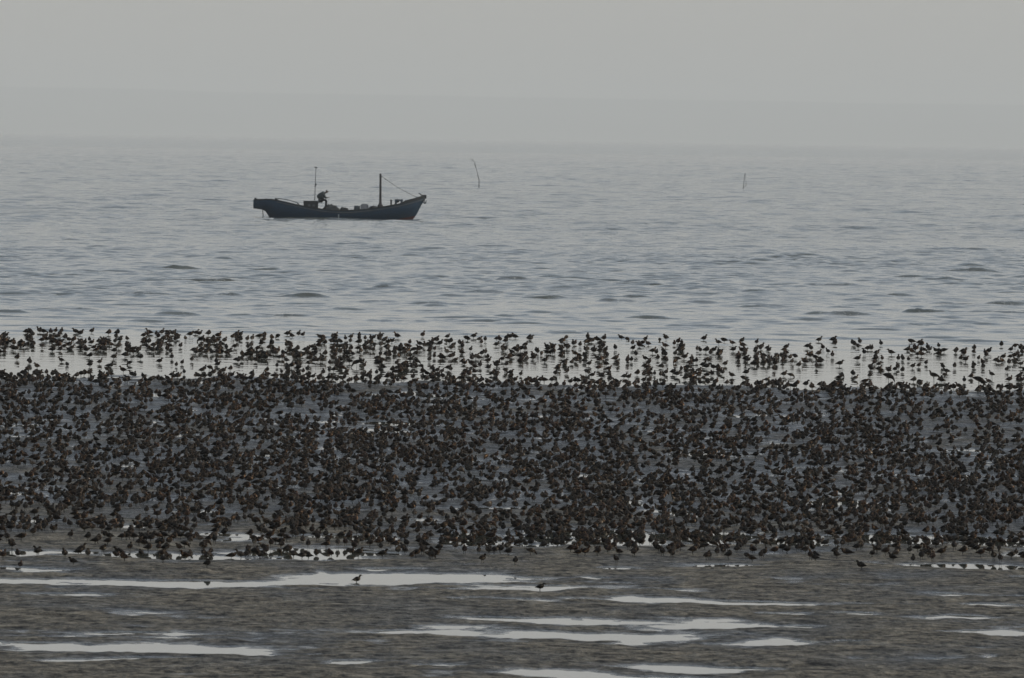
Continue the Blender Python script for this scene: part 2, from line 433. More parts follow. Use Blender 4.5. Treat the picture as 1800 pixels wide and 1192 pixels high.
# antifouling rises towards the bow
rise = n.nodes.new('ShaderNodeMapRange'); n.links.new(sx.outputs[0], rise.inputs[0])
rise.inputs[1].default_value = 3.3; rise.inputs[2].default_value = 4.7; rise.inputs[3].default_value = -.05; rise.inputs[4].default_value = .22
lt = math_(n, 'LESS_THAN', sx.outputs[2], rise.outputs[0])
n.links.new(mixc(n, lt, paint, (.085, .016, .012)), p.inputs['Base Color'])
p.inputs['Roughness'].default_value = .55
m_rail = simple('worn_rail', (.09, .10, .10), .7)
m_dark = simple('dark_wood', (.022, .024, .026), .8)
m_deck = simple('deck_boards', (.06, .055, .05), .8)
m_mast = simple('mast_wood', (.030, .022, .022), .7)
m_metal = simple('dull_metal', (.05, .055, .06), .5, metal=.3)
m_blue = simple('blue_grey_paint', (.035, .055, .075), .6)
m_rope = simple('rope', (.05, .048, .045), .9)

ST = [ # zx, sheer z, bottom z, half beam, fullness at bottom
 (128,1.08,.58,.72,.9),(165,1.09,.55,.80,.9),(200,1.10,.52,.86,.9),(232,1.11,.42,.92,.75),(252,1.11,.22,.95,.5),(272,1.11,-.02,.97,.35),(300,1.10,-.25,1.0,.35),(345,1.05,-.35,1.05,.5),
 (430,.92,-.40,1.12,.6),(520,.78,-.42,1.18,.7),(640,.62,-.42,1.22,.75),(760,.51,-.42,1.24,.78),(900,.45,-.42,1.22,.78),(1000,.48,-.42,1.2,.76),
 (1150,.58,-.42,1.14,.7),(1300,.73,-.40,1.0,.55),(1400,.86,-.36,.84,.4),(1470,.97,-.28,.68,.3),(1520,1.06,-.12,.53,.2),(1545,1.11,.10,.45,.15),(1570,1.16,.38,.35,.12),(1600,1.23,.80,.22,.1),(1622,1.28,1.05,.12,.1),(1640,1.34,1.24,.04,.5)]
def interp(zx, k):
    for a, b in zip(ST, ST[1:]):
        if a[0] <= zx <= b[0]:
            t = (zx - a[0]) / (b[0] - a[0]); return a[k] * (1 - t) + b[k] * t
    return ST[0][k] if zx < ST[0][0] else ST[-1][k]
bm = bmesh.new(); prev = None
for (zx, zs, zk, hb, fl) in ST:
    x = bx(zx); pr = []
    for (fy, fz) in ((1, 1), (.985, .82), (.95, .6), ((.90 + fl) / 2, .35), (fl * .92, .14), (fl * .6, .03), (0, 0)):
        pr.append((hb * fy, zk + (zs - zk) * fz))
    ring = [(x, -y_, z_) for y_, z_ in pr] + [(x, y_, z_) for y_, z_ in pr[-2::-1]]
    v = [bm.verts.new(q) for q in ring]
    if prev:
        for j in range(len(v) - 1): bm.faces.new((prev[j], v[j], v[j + 1], prev[j + 1]))
    else: bm.faces.new(v)
    prev = v
bm.faces.new(prev[::-1])
hull = finish('hull', bm, m_hull, boat, True)
# deck
bm = bmesh.new(); prev = None
for (zx, zs, zk, hb, fl) in ST[:-1]:
    x = bx(zx); z = zs - .13
    v = [bm.verts.new((x, -hb * .955, z)), bm.verts.new((x, hb * .955, z)), bm.verts.new((x, hb * .955, z - .04)), bm.verts.new((x, -hb * .955, z - .04))]
    if prev:
        for j in range(4): bm.faces.new((prev[j], v[j], v[(j + 1) % 4], prev[(j + 1) % 4]))
    prev = v
finish('deck', bm, m_deck, boat)
def deckz(zx): return interp(zx, 1) - .13
# gunwale cap (each side a strip) and rub rail
for nm, dz, out_, th, hh, mm in (('gunwale', .0, .0, .05, .035, m_dark), ('rub_rail', -.085, .03, .028, .022, m_rail)):
    for side in (-1, 1):
        bm = bmesh.new(); prev = None
        zxs = np.linspace(132 if nm == 'gunwale' else 330, 1636, 60)
        for zx in zxs:
            x = bx(zx); z = interp(zx, 1) + dz; y = (interp(zx, 3) + out_ - .01) * side
            if nm == 'gunwale': z += hh * .4
            v = [bm.verts.new((x, y - th * .5, z - hh)), bm.verts.new((x, y + th * .5, z - hh)), bm.verts.new((x, y + th * .5, z + hh)), bm.verts.new((x, y - th * .5, z + hh))]
            if prev:
                for j in range(4): bm.faces.new((prev[j], v[j], v[(j + 1) % 4], prev[(j + 1) % 4]))
            else: bm.faces.new(v)
            prev = v
        bm.faces.new(prev[::-1]); finish(nm, bm, mm, boat)
# raised bow bulwark
for side in (-1, 1):
    bm = bmesh.new(); prev = None
    for zx in np.linspace(1430, 1634, 22):
        x = bx(zx); zb_ = interp(zx, 1) + .03; t = (zx - 1430) / 210; zt_ = zb_ + .02 + .10 * min(1, t * 6)
        y = (interp(zx, 3) - .02) * side
        v = [bm.verts.new((x, y, zb_)), bm.verts.new((x, y + .03 * side, zb_)), bm.verts.new((x, y + .04 * side, zt_)), bm.verts.new((x, y + .01 * side, zt_))]
        if prev:
            for j in range(4): bm.faces.new((prev[j], v[j], v[(j + 1) % 4], prev[(j + 1) % 4]))
        else: bm.faces.new(v)
        prev = v
    bm.faces.new(prev[::-1]); finish('bow_bulwark', bm, m_dark, boat)
bm = bmesh.new(); box(bm, bx(1612), bx(1646), -.06, .06, 1.22, 1.45, .02); finish('stem_post', bm, m_dark, boat)
# mast with flared foot
bm = bmesh.new(); mx = bx(1242)
tube(bm, [(mx, 0, deckz(1242)), (mx, 0, .80), (mx, 0, .90), (mx, 0, 1.0), (mx, 0, 2.6), (mx, 0, 2.72)], [.20, .17, .10, .075, .06, .062], 12)
mast = finish('mast', bm, m_mast, boat, False)
bm = bmesh.new(); tube(bm, [(mx, 0, 2.50), (mx, 0, 2.60)], .075, 12); finish('mast_band', bm, m_metal, mast)
bm = bmesh.new(); a_ = Vector((mx + .07, 0, 2.56)); b_ = Vector((bx(1578), 0, 1.27))
pts = [a_.lerp(b_, k / 10) + Vector((0, 0, -.10 * math.sin(PI * k / 10))) for k in range(11)]
tube(bm, pts, .012, 6); tube(bm, [pts[1] + Vector((-.03, 0, .01)), pts[1] + Vector((.03, 0, -.02))], .028, 6)
finish('forestay', bm, m_rope, boat)
# aerial pole
bm = bmesh.new(); tube(bm, [(bx(666), 0, 1.04), (bx(669), 0, 2.0), (bx(675), 0, 3.06)], [.024, .020, .015], 8)
aer = finish('aerial_pole', bm, m_metal, boat)
bm = bmesh.new(); tube(bm, [(bx(659), 0, 3.09), (bx(672), 0, 3.08), (bx(686), 0, 3.05)], [.018, .035, .03], 8); finish('aerial_head', bm, m_metal, aer)
bm = bmesh.new(); box(bm, bx(661), bx(674), -.03, .03, 1.91, 1.96, .008); box(bm, bx(672), bx(681), -.03, .03, 1.98, 2.10, .008); finish('bracket', bm, m_metal, aer)
# engine housing
bm = bmesh.new(); dz = deckz(640) - .03
box(bm, bx(568), bx(694), -.42, .42, deckz(694), 1.02, .02)
eng = finish('engine_housing', bm, m_dark, boat)
bm = bmesh.new(); box(bm, bx(565), bx(697), -.45, .45, 1.023, 1.06, .01); finish('lid', bm, m_metal, eng)
for zx in (615, 655):
    bm = bmesh.new(); box(bm, bx(zx - 10), bx(zx + 10), -.432, -.423, .72, .84); finish('vent', bm, m_rail, eng)
# stern gallery posts, seat lumps, arched rail
for zx in (147, 325):
    for s_ in (-1, 1):
        bm = bmesh.new()
        tube(bm, [(bx(zx), s_ * .7, interp(zx, 1) - .15), (bx(zx), s_ * .7, interp(zx, 1) + .13)], .055, 10)
        finish('mooring_post', bm, m_dark, boat)
bm = bmesh.new(); lump(bm, bx(240), 0, .98, .5, .55, .17, 5, rough=.3); finish('stern_locker', bm, m_dark, boat, True)
for s_ in (-1, 1):
    bm = bmesh.new()
    tube(bm, [(bx(335), s_ * .92, 1.04), (bx(343), s_ * .92, 1.18), (bx(385), s_ * .95, 1.16), (bx(440), s_ * .98, 1.09), (bx(512), s_ * 1.03, .95), (bx(530), s_ * 1.05, .78)], .024, 8)
    finish('stern_rail', bm, m_rail, boat)
bm = bmesh.new(); tube(bm, [(bx(208), 0, .56), (bx(213), 0, .2), (bx(219), 0, -.35)], .024, 8)
box(bm, bx(219), bx(262), -.02, .02, -.6, -.12); finish('rudder', bm, m_metal, boat)
# bow gear: post, windlass, anchor, fairlead stick
bm = bmesh.new(); tube(bm, [(bx(1336), -.1, deckz(1336)), (bx(1336), -.1, 1.16)], .05, 10); tube(bm, [(bx(1327), -.1, 1.10), (bx(1346), -.1, 1.10)], .022, 6); finish('samson_post', bm, m_dark, boat)
bm = bmesh.new()
box(bm, bx(1366), bx(1438), -.33, -.23, 1.08, 1.18, .01)
wl = finish('windlass', bm, m_blue, boat)
for zx in (1378, 1428):
    for s_ in (-.28, .28):
        bm = bmesh.new(); box(bm, bx(zx - 8), bx(zx + 8), s_ - .04, s_ + .04, deckz(zx) - .01, 1.078, .01); finish('post', bm, m_blue, wl)
bm = bmesh.new(); tube(bm, [(bx(1392), -.24, 1.08), (bx(1392), .24, 1.08)], .11, 12); finish('drum', bm, m_rope, wl)
bm = bmesh.new()
tube(bm, [(bx(1600), -.10, 1.42), (bx(1628), -.12, 1.20), (bx(1634), -.12, .95)], .024, 8)
tube(bm, [(bx(1612), -.12, 1.13), (bx(1622), -.12, .98), (bx(1634), -.12, .93), (bx(1642), -.12, 1.0), (bx(1645), -.12, 1.14)], [.012, .03, .035, .03, .012], 8)
finish('anchor', bm, m_metal, boat)
bm = bmesh.new(); tube(bm, [(bx(1579), .05, 1.55), (bx(1622), .05, 1.38)], .028, 8); finish('bow_pole', bm, m_dark, boat)
bm = bmesh.new(); box(bm, bx(865), bx(876), -1.235, -1.215, .06, .26, .004); finish('pale_patch', bm, simple('pale_mark', (.30, .33, .33), .7), boat)  # small pale panel on the hull side

def on_boat(zx, y=0, z=0):
    return boat_m @ Vector((bx(zx), y, z))
bpy.context.view_layer.update(); boat_m = boat.matrix_world.copy()
def place(o, zx, y, z, rz=0):
    o.location = on_boat(zx, y, z); o.rotation_euler = (0, 0, rz); return o
# cargo: things of their own on the deck
bm = bmesh.new(); lump(bm, 0, 0, 0, .50, .6, .44, 21, rough=.3)
tag(place(finish('fishing_net', bm, simple('net_dark', (.018, .022, .022), .95, .6, 30), None, True), 812, 0, deckz(812) - .02), 'dark heap of fishing net on the deck just right of the seated man', 'fishing net')
bm = bmesh.new(); lump(bm, 0, 0, 0, .30, .4, .34, 33, rough=.15)
tag(place(finish('rope_coil', bm, simple('rope_dark', (.02, .022, .022), .95, .5, 40), None, True), 925, 0, deckz(925) - .01), 'small dark rounded coil of rope amidships in the boat', 'rope')
t = empty('plastic_barrel', on_boat(1036, -.1, deckz(1036)), 'dark grey barrel on deck left of the pale bundle', 'barrel')
bm = bmesh.new(); tube(bm, [(0, 0, 0), (0, 0, .03), (0, 0, .2), (0, 0, .36), (0, 0, .38)], [.16, .175, .185, .175, .16], 16); finish('barrel_body', bm, simple('grey_plastic', (.05, .06, .065), .5), t, True)
bm = bmesh.new(); tube(bm, [(0, 0, .381), (0, 0, .41)], .165, 16); finish('lid', bm, simple('pale_lid', (.16, .18, .19), .5), t)
bm = bmesh.new(); box(bm, -.25, .25, -.3, .3, 0, .47, .05)
for v in bm.verts:
    v.co += Vector((.04 * float(vn(v.co.x * 9, v.co.z * 9, 4)), 0, .04 * float(vn(v.co.x * 7, v.co.y * 7, 8)) + (.05 * v.co.x if v.co.z > .2 else 0)))
tag(place(finish('covered_crate', bm, simple('pale_plastic_sheet', (.24, .23, .23), .55, .25, 5), None), 1103, 0, deckz(1103)), 'pale grey plastic covered crate on deck left of the mast', 'crate')
bm = bmesh.new(); lump(bm, 0, 0, 0, .34, .45, .26, 41, rough=.3)
tag(place(finish('canvas_bundle', bm, simple('canvas_dark', (.03, .03, .03), .9), None, True), 1182, 0, deckz(1182)), 'low dark canvas bundle at the foot of the thick mast', 'bundle')

# the fisherman, seated on the engine housing and bent forward
def skin_obj(name, pts, edges, m, root, sub=2):
    me = bpy.data.meshes.new(name)
    me.from_pydata([q[0] for q in pts], edges, []); me.update()
    o = bpy.data.objects.new(name, me); COL.objects.link(o)
    o.modifiers.new('skin', 'SKIN'); sk = me.skin_vertices[0].data
    for i, q in enumerate(pts):
        r_ = q[1]; sk[i].radius = r_ if isinstance(r_, tuple) else (r_, r_); sk[i].use_root = (i == root)
    s_ = o.modifiers.new('sub', 'SUBSURF'); s_.levels = sub; s_.render_levels = sub
    me.materials.append(m); return o
m_skin = simple('skin', (.13, .075, .05), .6, .15)
m_jack = simple('jacket', (.040, .048, .048), .9, .3, 12)
m_trou = simple('trousers', (.018, .020, .024), .9)
m_hair = simple('black_hair', (.008, .008, .008), .7)
per = empty('person', on_boat(706, 0, 1.06), 'person in grey jacket and dark trousers seated on the boat engine housing, bent forward', 'person')
B = [((0, 0, .08), .12), ((.10, 0, .22), .115), ((.20, 0, .36), .12), ((.30, 0, .45), .07), ((.37, 0, .50), .05), ((.44, 0, .555), (.072, .085)), ((.50, 0, .56), (.060, .07)), ((.545, 0, .535), .022)]
E_ = [(0, 1), (1, 2), (2, 3), (3, 4), (4, 5), (5, 6), (6, 7)]
for s_ in (-1, 1):
    b0 = len(B)
    B += [((.04, s_ * .11, .05), .085), ((.42, s_ * .13, .04), .062), ((.40, s_ * .13, -.38), .042), ((.42, s_ * .13, -.46), .04), ((.56, s_ * .14, -.50), .03)]
    E_ += [(0, b0), (b0, b0 + 1), (b0 + 1, b0 + 2), (b0 + 2, b0 + 3), (b0 + 3, b0 + 4)]
    a0 = len(B)
    B += [((.25, s_ * .18, .41), .06), ((.36, s_ * .24, .17), .045), ((.50, s_ * .10, .20), .030), ((.55, s_ * .08, .20), (.034, .018))]
    E_ += [(2, a0), (a0, a0 + 1), (a0 + 1, a0 + 2), (a0 + 2, a0 + 3)]
    for j in range(4):
        f0 = len(B); L = (.062, .07, .066, .052)[j]; yo = s_ * .08 + (j - 1.5) * .019
        B += [((.585, yo, .198), .0085), ((.585 + L * .55, yo, .188), .008), ((.585 + L * .8, yo, .160), .007)]
        E_ += [(a0 + 3, f0), (f0, f0 + 1), (f0 + 1, f0 + 2)]
    f0 = len(B); B += [((.56, s_ * .045, .19), .010), ((.59, s_ * .03, .17), .008)]; E_ += [(a0 + 3, f0), (f0, f0 + 1)]
body = skin_obj('body', B, E_, m_skin, 0, 1); body.parent = per
J = [((-.04, 0, .08), (.23, .22)), ((.07, 0, .24), (.28, .27)), ((.19, 0, .41), (.26, .28)), ((.29, 0, .46), (.14, .15)), ((.35, 0, .50), .08)]
JE = [(0, 1), (1, 2), (2, 3), (3, 4)]
for s_ in (-1, 1):
    a0 = len(J); J += [((.24, s_ * .19, .41), .082), ((.37, s_ * .25, .17), .066), ((.48, s_ * .115, .20), .045)]
    JE += [(2, a0), (a0, a0 + 1), (a0 + 1, a0 + 2)]
skin_obj('jacket', J, JE, m_jack, 0, 2).parent = per
Tq = [((0, 0, .05), (.14, .17))]; TE = []
for s_ in (-1, 1):
    b0 = len(Tq); Tq += [((.05, s_ * .11, .055), .105), ((.42, s_ * .13, .05), .082), ((.40, s_ * .13, -.40), .065)]
    TE += [(0, b0), (b0, b0 + 1), (b0 + 1, b0 + 2)]
skin_obj('trousers', Tq, TE, m_trou, 0, 2).parent = per
for s_ in (-1, 1):
    skin_obj('shoe', [((.39, s_ * .13, -.46), .052), ((.47, s_ * .135, -.50), .045), ((.58, s_ * .14, -.51), .035)], [(0, 1), (1, 2)], m_hair, 0, 2).parent = per
skin_obj('hair', [((.405, 0, .565), .070), ((.445, 0, .60), .078), ((.49, 0, .60), .055)], [(0, 1), (1, 2)], m_hair, 0, 2).parent = per
for s_ in (-1, 1):
    bm = bmesh.new(); bmesh.ops.create_uvsphere(bm, u_segments=8, v_segments=6, radius=.012)
    for v in bm.verts: v.co += Vector((.53, s_ * .03, .575))
    finish('eye', bm, m_hair, per)
    bm = bmesh.new(); bmesh.ops.create_uvsphere(bm, u_segments=8, v_segments=6, radius=.02)
    for v in bm.verts: v.co = Vector((v.co.x, v.co.y * .4, v.co.z * 1.4)) + Vector((.445, s_ * .083, .55))
    finish('ear', bm, m_skin, per)

# ------------------------------------------------------------------ stakes in the water
m_stake = simple('weathered_stake', (.03, .03, .03), .9)
g = ground(842, 331); k = g.y / F
def px_path(base, pts):
    """offsets (px right, px up) from the stake's foot -> metres at its own distance"""
    return [(a * k, b * k * 0 + .02 * i, c * k) for i, (a, b, c) in enumerate(pts)]
s1 = empty('fishing_stake', (g.x, g.y, 0), 'tall bent stake with a twiggy tip standing in the water right of the boat', 'stake')
bm = bmesh.new(); P_ = [(0, 0, -25), (0, 0, 0), (0, 0, 15), (-1.8, 0, 20), (-3.5, 0, 28), (-6, 0, 37), (-8.5, 0, 46)]
tube(bm, [(a * k, 0, c * k) for a, b, c in P_], [.04, .04, .036, .036, .02, .014, .012], 8); finish('pole', bm, m_stake, s1)
bm = bmesh.new(); tube(bm, [(-5.7 * k, 0, 35 * k), (-7.2 * k, .05, 40 * k), (-8.4 * k, .03, 46 * k)], [.02, .045, .02], 7); finish('rag', bm, simple('faded_rag', (.06, .06, .06), .9), s1)
bm = bmesh.new()
for (a, c, e, f) in ((-8.5, 46, -13, 51), (-10.5, 48.5, -16, 49.5), (-11.5, 50, -11, 53), (-10, 48, -15, 46), (-12, 50, -17, 52)):
    tube(bm, [(a * k, 0, c * k), (e * k, .1, f * k)], [.014, .006], 5)
finish('twigs', bm, m_stake, s1)
g = ground(1306.4, 333.5); k = g.y / F
s2 = empty('fishing_stake', (g.x, g.y, 0), 'short slightly leaning stake with a netting line standing alone at right in the water', 'stake')
bm = bmesh.new(); tube(bm, [(0, 0, -25 * k), (0, 0, 0), (1.0 * k, 0, 12 * k), (1.6 * k, 0, 22 * k), (3.3 * k, 0, 29.5 * k)], [.04, .04, .03, .028, .032], 8); finish('pole', bm, m_stake, s2)
bm = bmesh.new(); tube(bm, [(3 * k, 0, 28 * k), (4.4 * k, 0, 18 * k), (5 * k, 0, 8 * k), (2 * k, 0, 4 * k)], [.010, .012, .03, .012], 6); finish('netting_line', bm, m_rope, s2)

# ------------------------------------------------------------------ birds
m_bird, n, p = mat('plumage')
ca = attr(n, 'plumage').outputs['Color']
geo = n.nodes.new('ShaderNodeNewGeometry')
f1 = noise(n, 34, 3, geo.outputs['Position'], .6)
k1 = ramp(n, f1, [(.30, (.45, .42, .40)), (.52, (1.0, 1.0, 1.0)), (.62, (1.8, 1.7, 1.5)), (.72, (4.2, 3.7, 3.1))])
mm = n.nodes.new('ShaderNodeMix'); mm.data_type = 'RGBA'; mm.blend_type = 'MULTIPLY'; mm.inputs[0].default_value = 1
n.links.new(ca, mm.inputs[6]); n.links.new(k1, mm.inputs[7]); n.links.new(mm.outputs[2], p.inputs['Base Color'])
p.inputs['Roughness'].default_value = .85; p.inputs['Specular IOR Level'].default_value = .08

TONES = [ # back, breast, belly, head
 ((.013, .010, .008), (.048, .033, .022), (.075, .066, .053), (.026, .019, .014)),
 ((.009, .008, .007), (.026, .020, .015), (.044, .040, .034), (.017, .014, .011)),
 ((.020, .016, .013), (.062, .049, .037), (.15, .14, .12), (.040, .031, .024)),
 ((.015, .010, .008), (.062, .037, .021), (.06, .05, .04), (.038, .024, .016))
]
# path points: x, y, z, half width, half height, region (0 tail,1 body,2 breast,3 neck,4 head,5 bill)
POSES = {
 'alert': [(-.104,0,.074,.005,.003,0),(-.084,0,.079,.014,.007,0),(-.060,0,.084,.026,.019,1),(-.032,0,.090,.039,.034,1),(-.002,0,.096,.045,.043,1),(.026,0,.103,.043,.044,1),(.044,0,.115,.033,.034,2),(.053,0,.134,.0175,.017,3),(.057,0,.146,.016,.016,3),(.066,0,.160,.0205,.020,4),(.080,0,.164,.016,.016,4),(.089,0,.161,.007,.007,4),(.104,0,.157,.0035,.0035,5),(.120,0,.151,.0018,.0018,5)],
 'hunched': [(-.104,0,.074,.005,.003,0),(-.084,0,.079,.014,.007,0),(-.060,0,.084,.026,.019,1),(-.032,0,.090,.039,.034,1),(-.002,0,.096,.045,.043,1),(.026,0,.103,.043,.044,1),(.044,0,.115,.033,.034,2),(.050,0,.128,.020,.019,3),(.055,0,.137,.019,.018,3),(.063,0,.148,.0205,.020,4),(.077,0,.150,.016,.016,4),(.086,0,.147,.007,.007,4),(.100,0,.142,.0035,.0035,5),(.115,0,.136,.0018,.0018,5)],
 'tucked': [(-.104,0,.074,.005,.003,0),(-.084,0,.079,.014,.007,0),(-.060,0,.084,.026,.019,1),(-.032,0,.090,.039,.034,1),(-.002,0,.096,.045,.043,1),(.026,0,.103,.043,.044,1),(.044,0,.115,.033,.034,2),(.044,.002,.128,.022,.021,3),(.040,.004,.138,.019,.018,3),(.032,.008,.148,.020,.019,4),(.018,.010,.150,.016,.015,4),(.006,.010,.146,.006,.006,4),(-.014,.010,.140,.003,.003,5)],
 'feeding': [(-.105,0,.118,.005,.003,0),(-.085,0,.115,.014,.008,0),(-.058,0,.108,.027,.021,1),(-.028,0,.103,.037,.034,1),(.006,0,.098,.041,.040,1),(.036,0,.090,.038,.038,2),(.060,0,.078,.027,.029,2),(.078,0,.062,.018,.019,3),(.089,0,.047,.017,.017,4),(.096,0,.036,.010,.010,4),(.101,0,.022,.0035,.0035,5),(.105,0,.004,.0015,.0015,5)],
 'facing': [(-.104,0,.074,.005,.003,0),(-.084,0,.079,.014,.007,0),(-.060,0,.084,.026,.019,1),(-.032,0,.090,.039,.034,1),(-.002,0,.096,.045,.043,1),(.026,0,.103,.043,.044,1),(.044,0,.115,.033,.034,2),(.050,.002,.132,.018,.018,3),(.054,.006,.144,.017,.016,3),(.062,.012,.157,.020,.020,4),(.070,.026,.160,.015,.015,4),(.074,.034,.157,.007,.007,4),(.082,.048,.151,.003,.003,5)],
 'preening': [(-.120,0,.082,.005,.003,0),(-.098,0,.087,.015,.008,0),(-.068,0,.092,.028,.022,1),(-.034,0,.098,.038,.036,1),(.002,0,.103,.042,.043,1),(.032,0,.108,.040,.042,2),(.052,.010,.118,.028,.030,2),(.058,.030,.122,.019,.019,3),(.048,.046,.116,.017,.016,4),(.034,.052,.106,.007,.007,4),(.016,.048,.096,.003,.003,5)],
 'crouched': [(-.128,0,.040,.005,.003,0),(-.104,0,.045,.015,.008,0),(-.072,0,.052,.028,.022,1),(-.036,0,.060,.038,.034,1),(.002,0,.066,.042,.041,1),(.034,0,.071,.038,.039,2),(.056,0,.084,.026,.027,2),(.066,0,.098,.019,.019,4),(.082,0,.104,.016,.015,4),(.094,0,.101,.007,.007,4),(.110,0,.096,.0035,.0035,5),(.126,0,.090,.0015,.0015,5)],
}
BIG = {
 'probing': [(-.20,0,.262,.006,.004,0),(-.16,0,.258,.024,.012,0),(-.11,0,.248,.045,.036,1),(-.05,0,.236,.060,.055,1),(.01,0,.220,.064,.062,1),(.065,0,.196,.055,.056,2),(.105,0,.165,.034,.038,2),(.130,0,.130,.020,.023,3),(.145,0,.098,.022,.023,4),(.153,0,.078,.012,.013,4),(.160,0,.045,.005,.005,5),(.168,0,-.01,.002,.002,5)],
 'standing': [(-.20,0,.215,.006,.004,0),(-.16,0,.225,.024,.012,0),(-.11,0,.236,.045,.036,1),(-.05,0,.248,.060,.055,1),(.01,0,.258,.064,.062,1),(.06,0,.270,.054,.056,2),(.09,0,.296,.034,.038,2),(.102,0,.335,.020,.023,3),(.115,0,.362,.023,.023,4),(.138,0,.368,.016,.016,4),(.155,0,.364,.006,.006,5),(.20,0,.356,.004,.004,5),(.245,0,.350,.002,.002,5)],
}
_rb = random.Random(11)
def bird_mesh(name, path, tone, legs, n_=10, leg_r=.0026):
    bm = bmesh.new(); cl = bm.loops.layers.float_color.new('plumage')
    back, breast, belly, head = tone; rings = []; vc = {}
    P = [Vector(q[:3]) for q in path]
    def mul(c_, f): return tuple(v * f for v in c_)
    for i, q in enumerate(path):
        t = (P[min(i + 1, len(P) - 1)] - P[max(i - 1, 0)]).normalized()
        s_ = Vector((0, 1, 0)); s_ = (s_ - t * s_.dot(t)).normalized(); u = s_.cross(t) * -1
        if u.z < 0 and abs(t.z) < .8: u = -u
        ring = []
        for k_ in range(n_):
            a = 2 * PI * k_ / n_; ca_, sa_ = math.cos(a), math.sin(a)
            ry, rz = q[3], q[4]
            if q[5] == 1 and .15 < sa_ < .95: ry *= 1.07         # folded wing stands slightly proud
            v = bm.verts.new(P[i] + s_ * ry * ca_ + u * rz * sa_); ring.append(v)
            reg = q[5]
            if reg == 0: c_ = back if sa_ > -.3 else belly
            elif reg == 1: c_ = back if sa_ > -.15 else (breast if sa_ > -.6 else belly)
            elif reg == 2: c_ = mul(breast, .8) if sa_ > .5 else (breast if sa_ > -.6 else belly)
            elif reg in (3, 4): c_ = head if sa_ > 0 else breast
            else: c_ = (.012, .011, .010)
            vc[v] = mul(c_, _rb.uniform(.45, 1.5) * (3.0 if _rb.random() < .10 else 1) if reg < 5 else 1)
        rings.append(ring)
    for a, b in zip(rings, rings[1:]):
        for k_ in range(n_): bm.faces.new((a[k_], a[(k_ + 1) % n_], b[(k_ + 1) % n_], b[k_]))
    bm.faces.new(rings[0][::-1]); bm.faces.new(rings[-1])
    nb = len(bm.verts)
    if legs:
        hz = legs
        for s_ in ((-1, 1)):
            yy = s_ * (.014 if hz < .15 else .022); sw = s_ * .008
            tube(bm, [(0, yy, hz), (-.008 + sw * .3, yy, hz * .50), (.0 + sw, yy, .002)], [leg_r * 2.2, leg_r * 1.1, leg_r], 5)
            for dy in (-.35, 0, .35):
                tube(bm, [(sw, yy, .002), (sw + .018, yy + .018 * dy, .001)], [leg_r * .8, leg_r * .4], 3)
    for f in bm.faces:
        for l in f.loops: l[cl] = (*vc.get(l.vert, (.02, .02, .017)), 1)
    bmesh.ops.recalc_face_normals(bm, faces=bm.faces)
    me = bpy.data.meshes.new(name); bm.to_mesh(me); bm.free()
    me.polygons.foreach_set('use_smooth', [True] * len(me.polygons)); me.materials.append(m_bird)
    return me
PN = list(POSES)
LEGH = {'alert': .075, 'hunched': .07, 'tucked': .07, 'feeding': .075, 'facing': .07, 'preening': .07, 'crouched': .04}
MESH = {(q, t): bird_mesh('shorebird_' + q, POSES[q], TONES[t], LEGH[q]) for q in PN for t in range(4)}
BIGM = {q: bird_mesh('long_billed_wader_' + q, BIG[q], TONES[1 if q == 'probing' else 2], .22, 12, .004) for q in BIG}

def bird_px(y_): return float(np.interp(y_, [590, 700, 830, 960, 1040], [13.2, 13.4, 14.8, 18.4, 18.6]))
rb = random.Random(42)
def heading():
    r_ = rb.random()
    if r_ < .70: return rb.gauss(.95, .55)        # most face into the wind: away and to the right
    if r_ < .80: return PI + rb.gauss(0, .5)
    return rb.uniform(0, 2 * PI)
def pose(y_, edge=False):
    r_ = rb.random()
    for q, c_ in (('alert', .20), ('hunched', .52), ('tucked', .72), ('facing', .86), ('preening', .91), ('feeding', .96), ('crouched', 1.0)):
        if r_ < c_: return q
birds = []   # (x, y, heading, scale, pose, tone, photo px, photo py)
occ = {}
def try_add(px, py, hd=None, q=None, tone=None, force=False, mind=.11):
    g_ = ground(px, py, 0)
    key = (int(g_.x / .2), int(g_.y / .2))
    if not force:
        for a in (-1, 0, 1):
            for b in (-1, 0, 1):
                for (ox, oy) in occ.get((key[0] + a, key[1] + b), ()):
                    if (ox - g_.x) ** 2 + (oy - g_.y) ** 2 < mind * mind: return False
    occ.setdefault(key, []).append((g_.x, g_.y))
    s_ = F / g_.y
    sc = bird_px(py - px * .015) / s_ / .176 * rb.uniform(.88, 1.12)
    q = q or pose(py)
    birds.append((g_.x, g_.y, heading() if hd is None else hd, sc, q, rb.choice((0, 0, 1, 1, 2, 3)) if tone is None else tone, px, py))
    return True
R_, L_ = .15, PI - .15
Z0 = [(20,405),(120,400),(135,455),(250,385),(435,400),(490,450),(590,400),(770,405),(832,425),(1120,395),(1095,435),(1410,410),(1390,480),(1555,385),(1650,390),(1190,250),(1240,330),(1440,290)]
Z1 = [(40,390),(215,350),(310,410),(405,370),(500,375),(600,310),(640,360),(690,380),(765,320),(850,390),(1000,370),(1045,415),(1165,405),(1205,405),(1230,360),(1340,350),(1400,370),(1520,430),(1600,365),(1695,385),(676,548),(480,300),(350,320),(1100,310),(1370,300),(1450,300),(1530,320),(1280,265),(1170,270),(980,245),(820,240),(720,240)]
Z2 = [(30,315),(22,450),(125,310),(90,345),(125,380),(215,325),(345,290),(440,280),(425,365),(575,370),(620,300),(680,355),(700,435),(820,355),(1010,390),(1100,290),(1160,290),(1215,380),(1240,300),(1350,330),(1415,365),(1440,360),(1575,405),(1610,360),(190,600),(520,300),(570,290),(700,300),(760,300),(800,330),(860,320),(930,300),(1010,320),(1300,310),(1380,290),(1510,310),(1560,330),(1640,330),(1700,320),(550,320)]
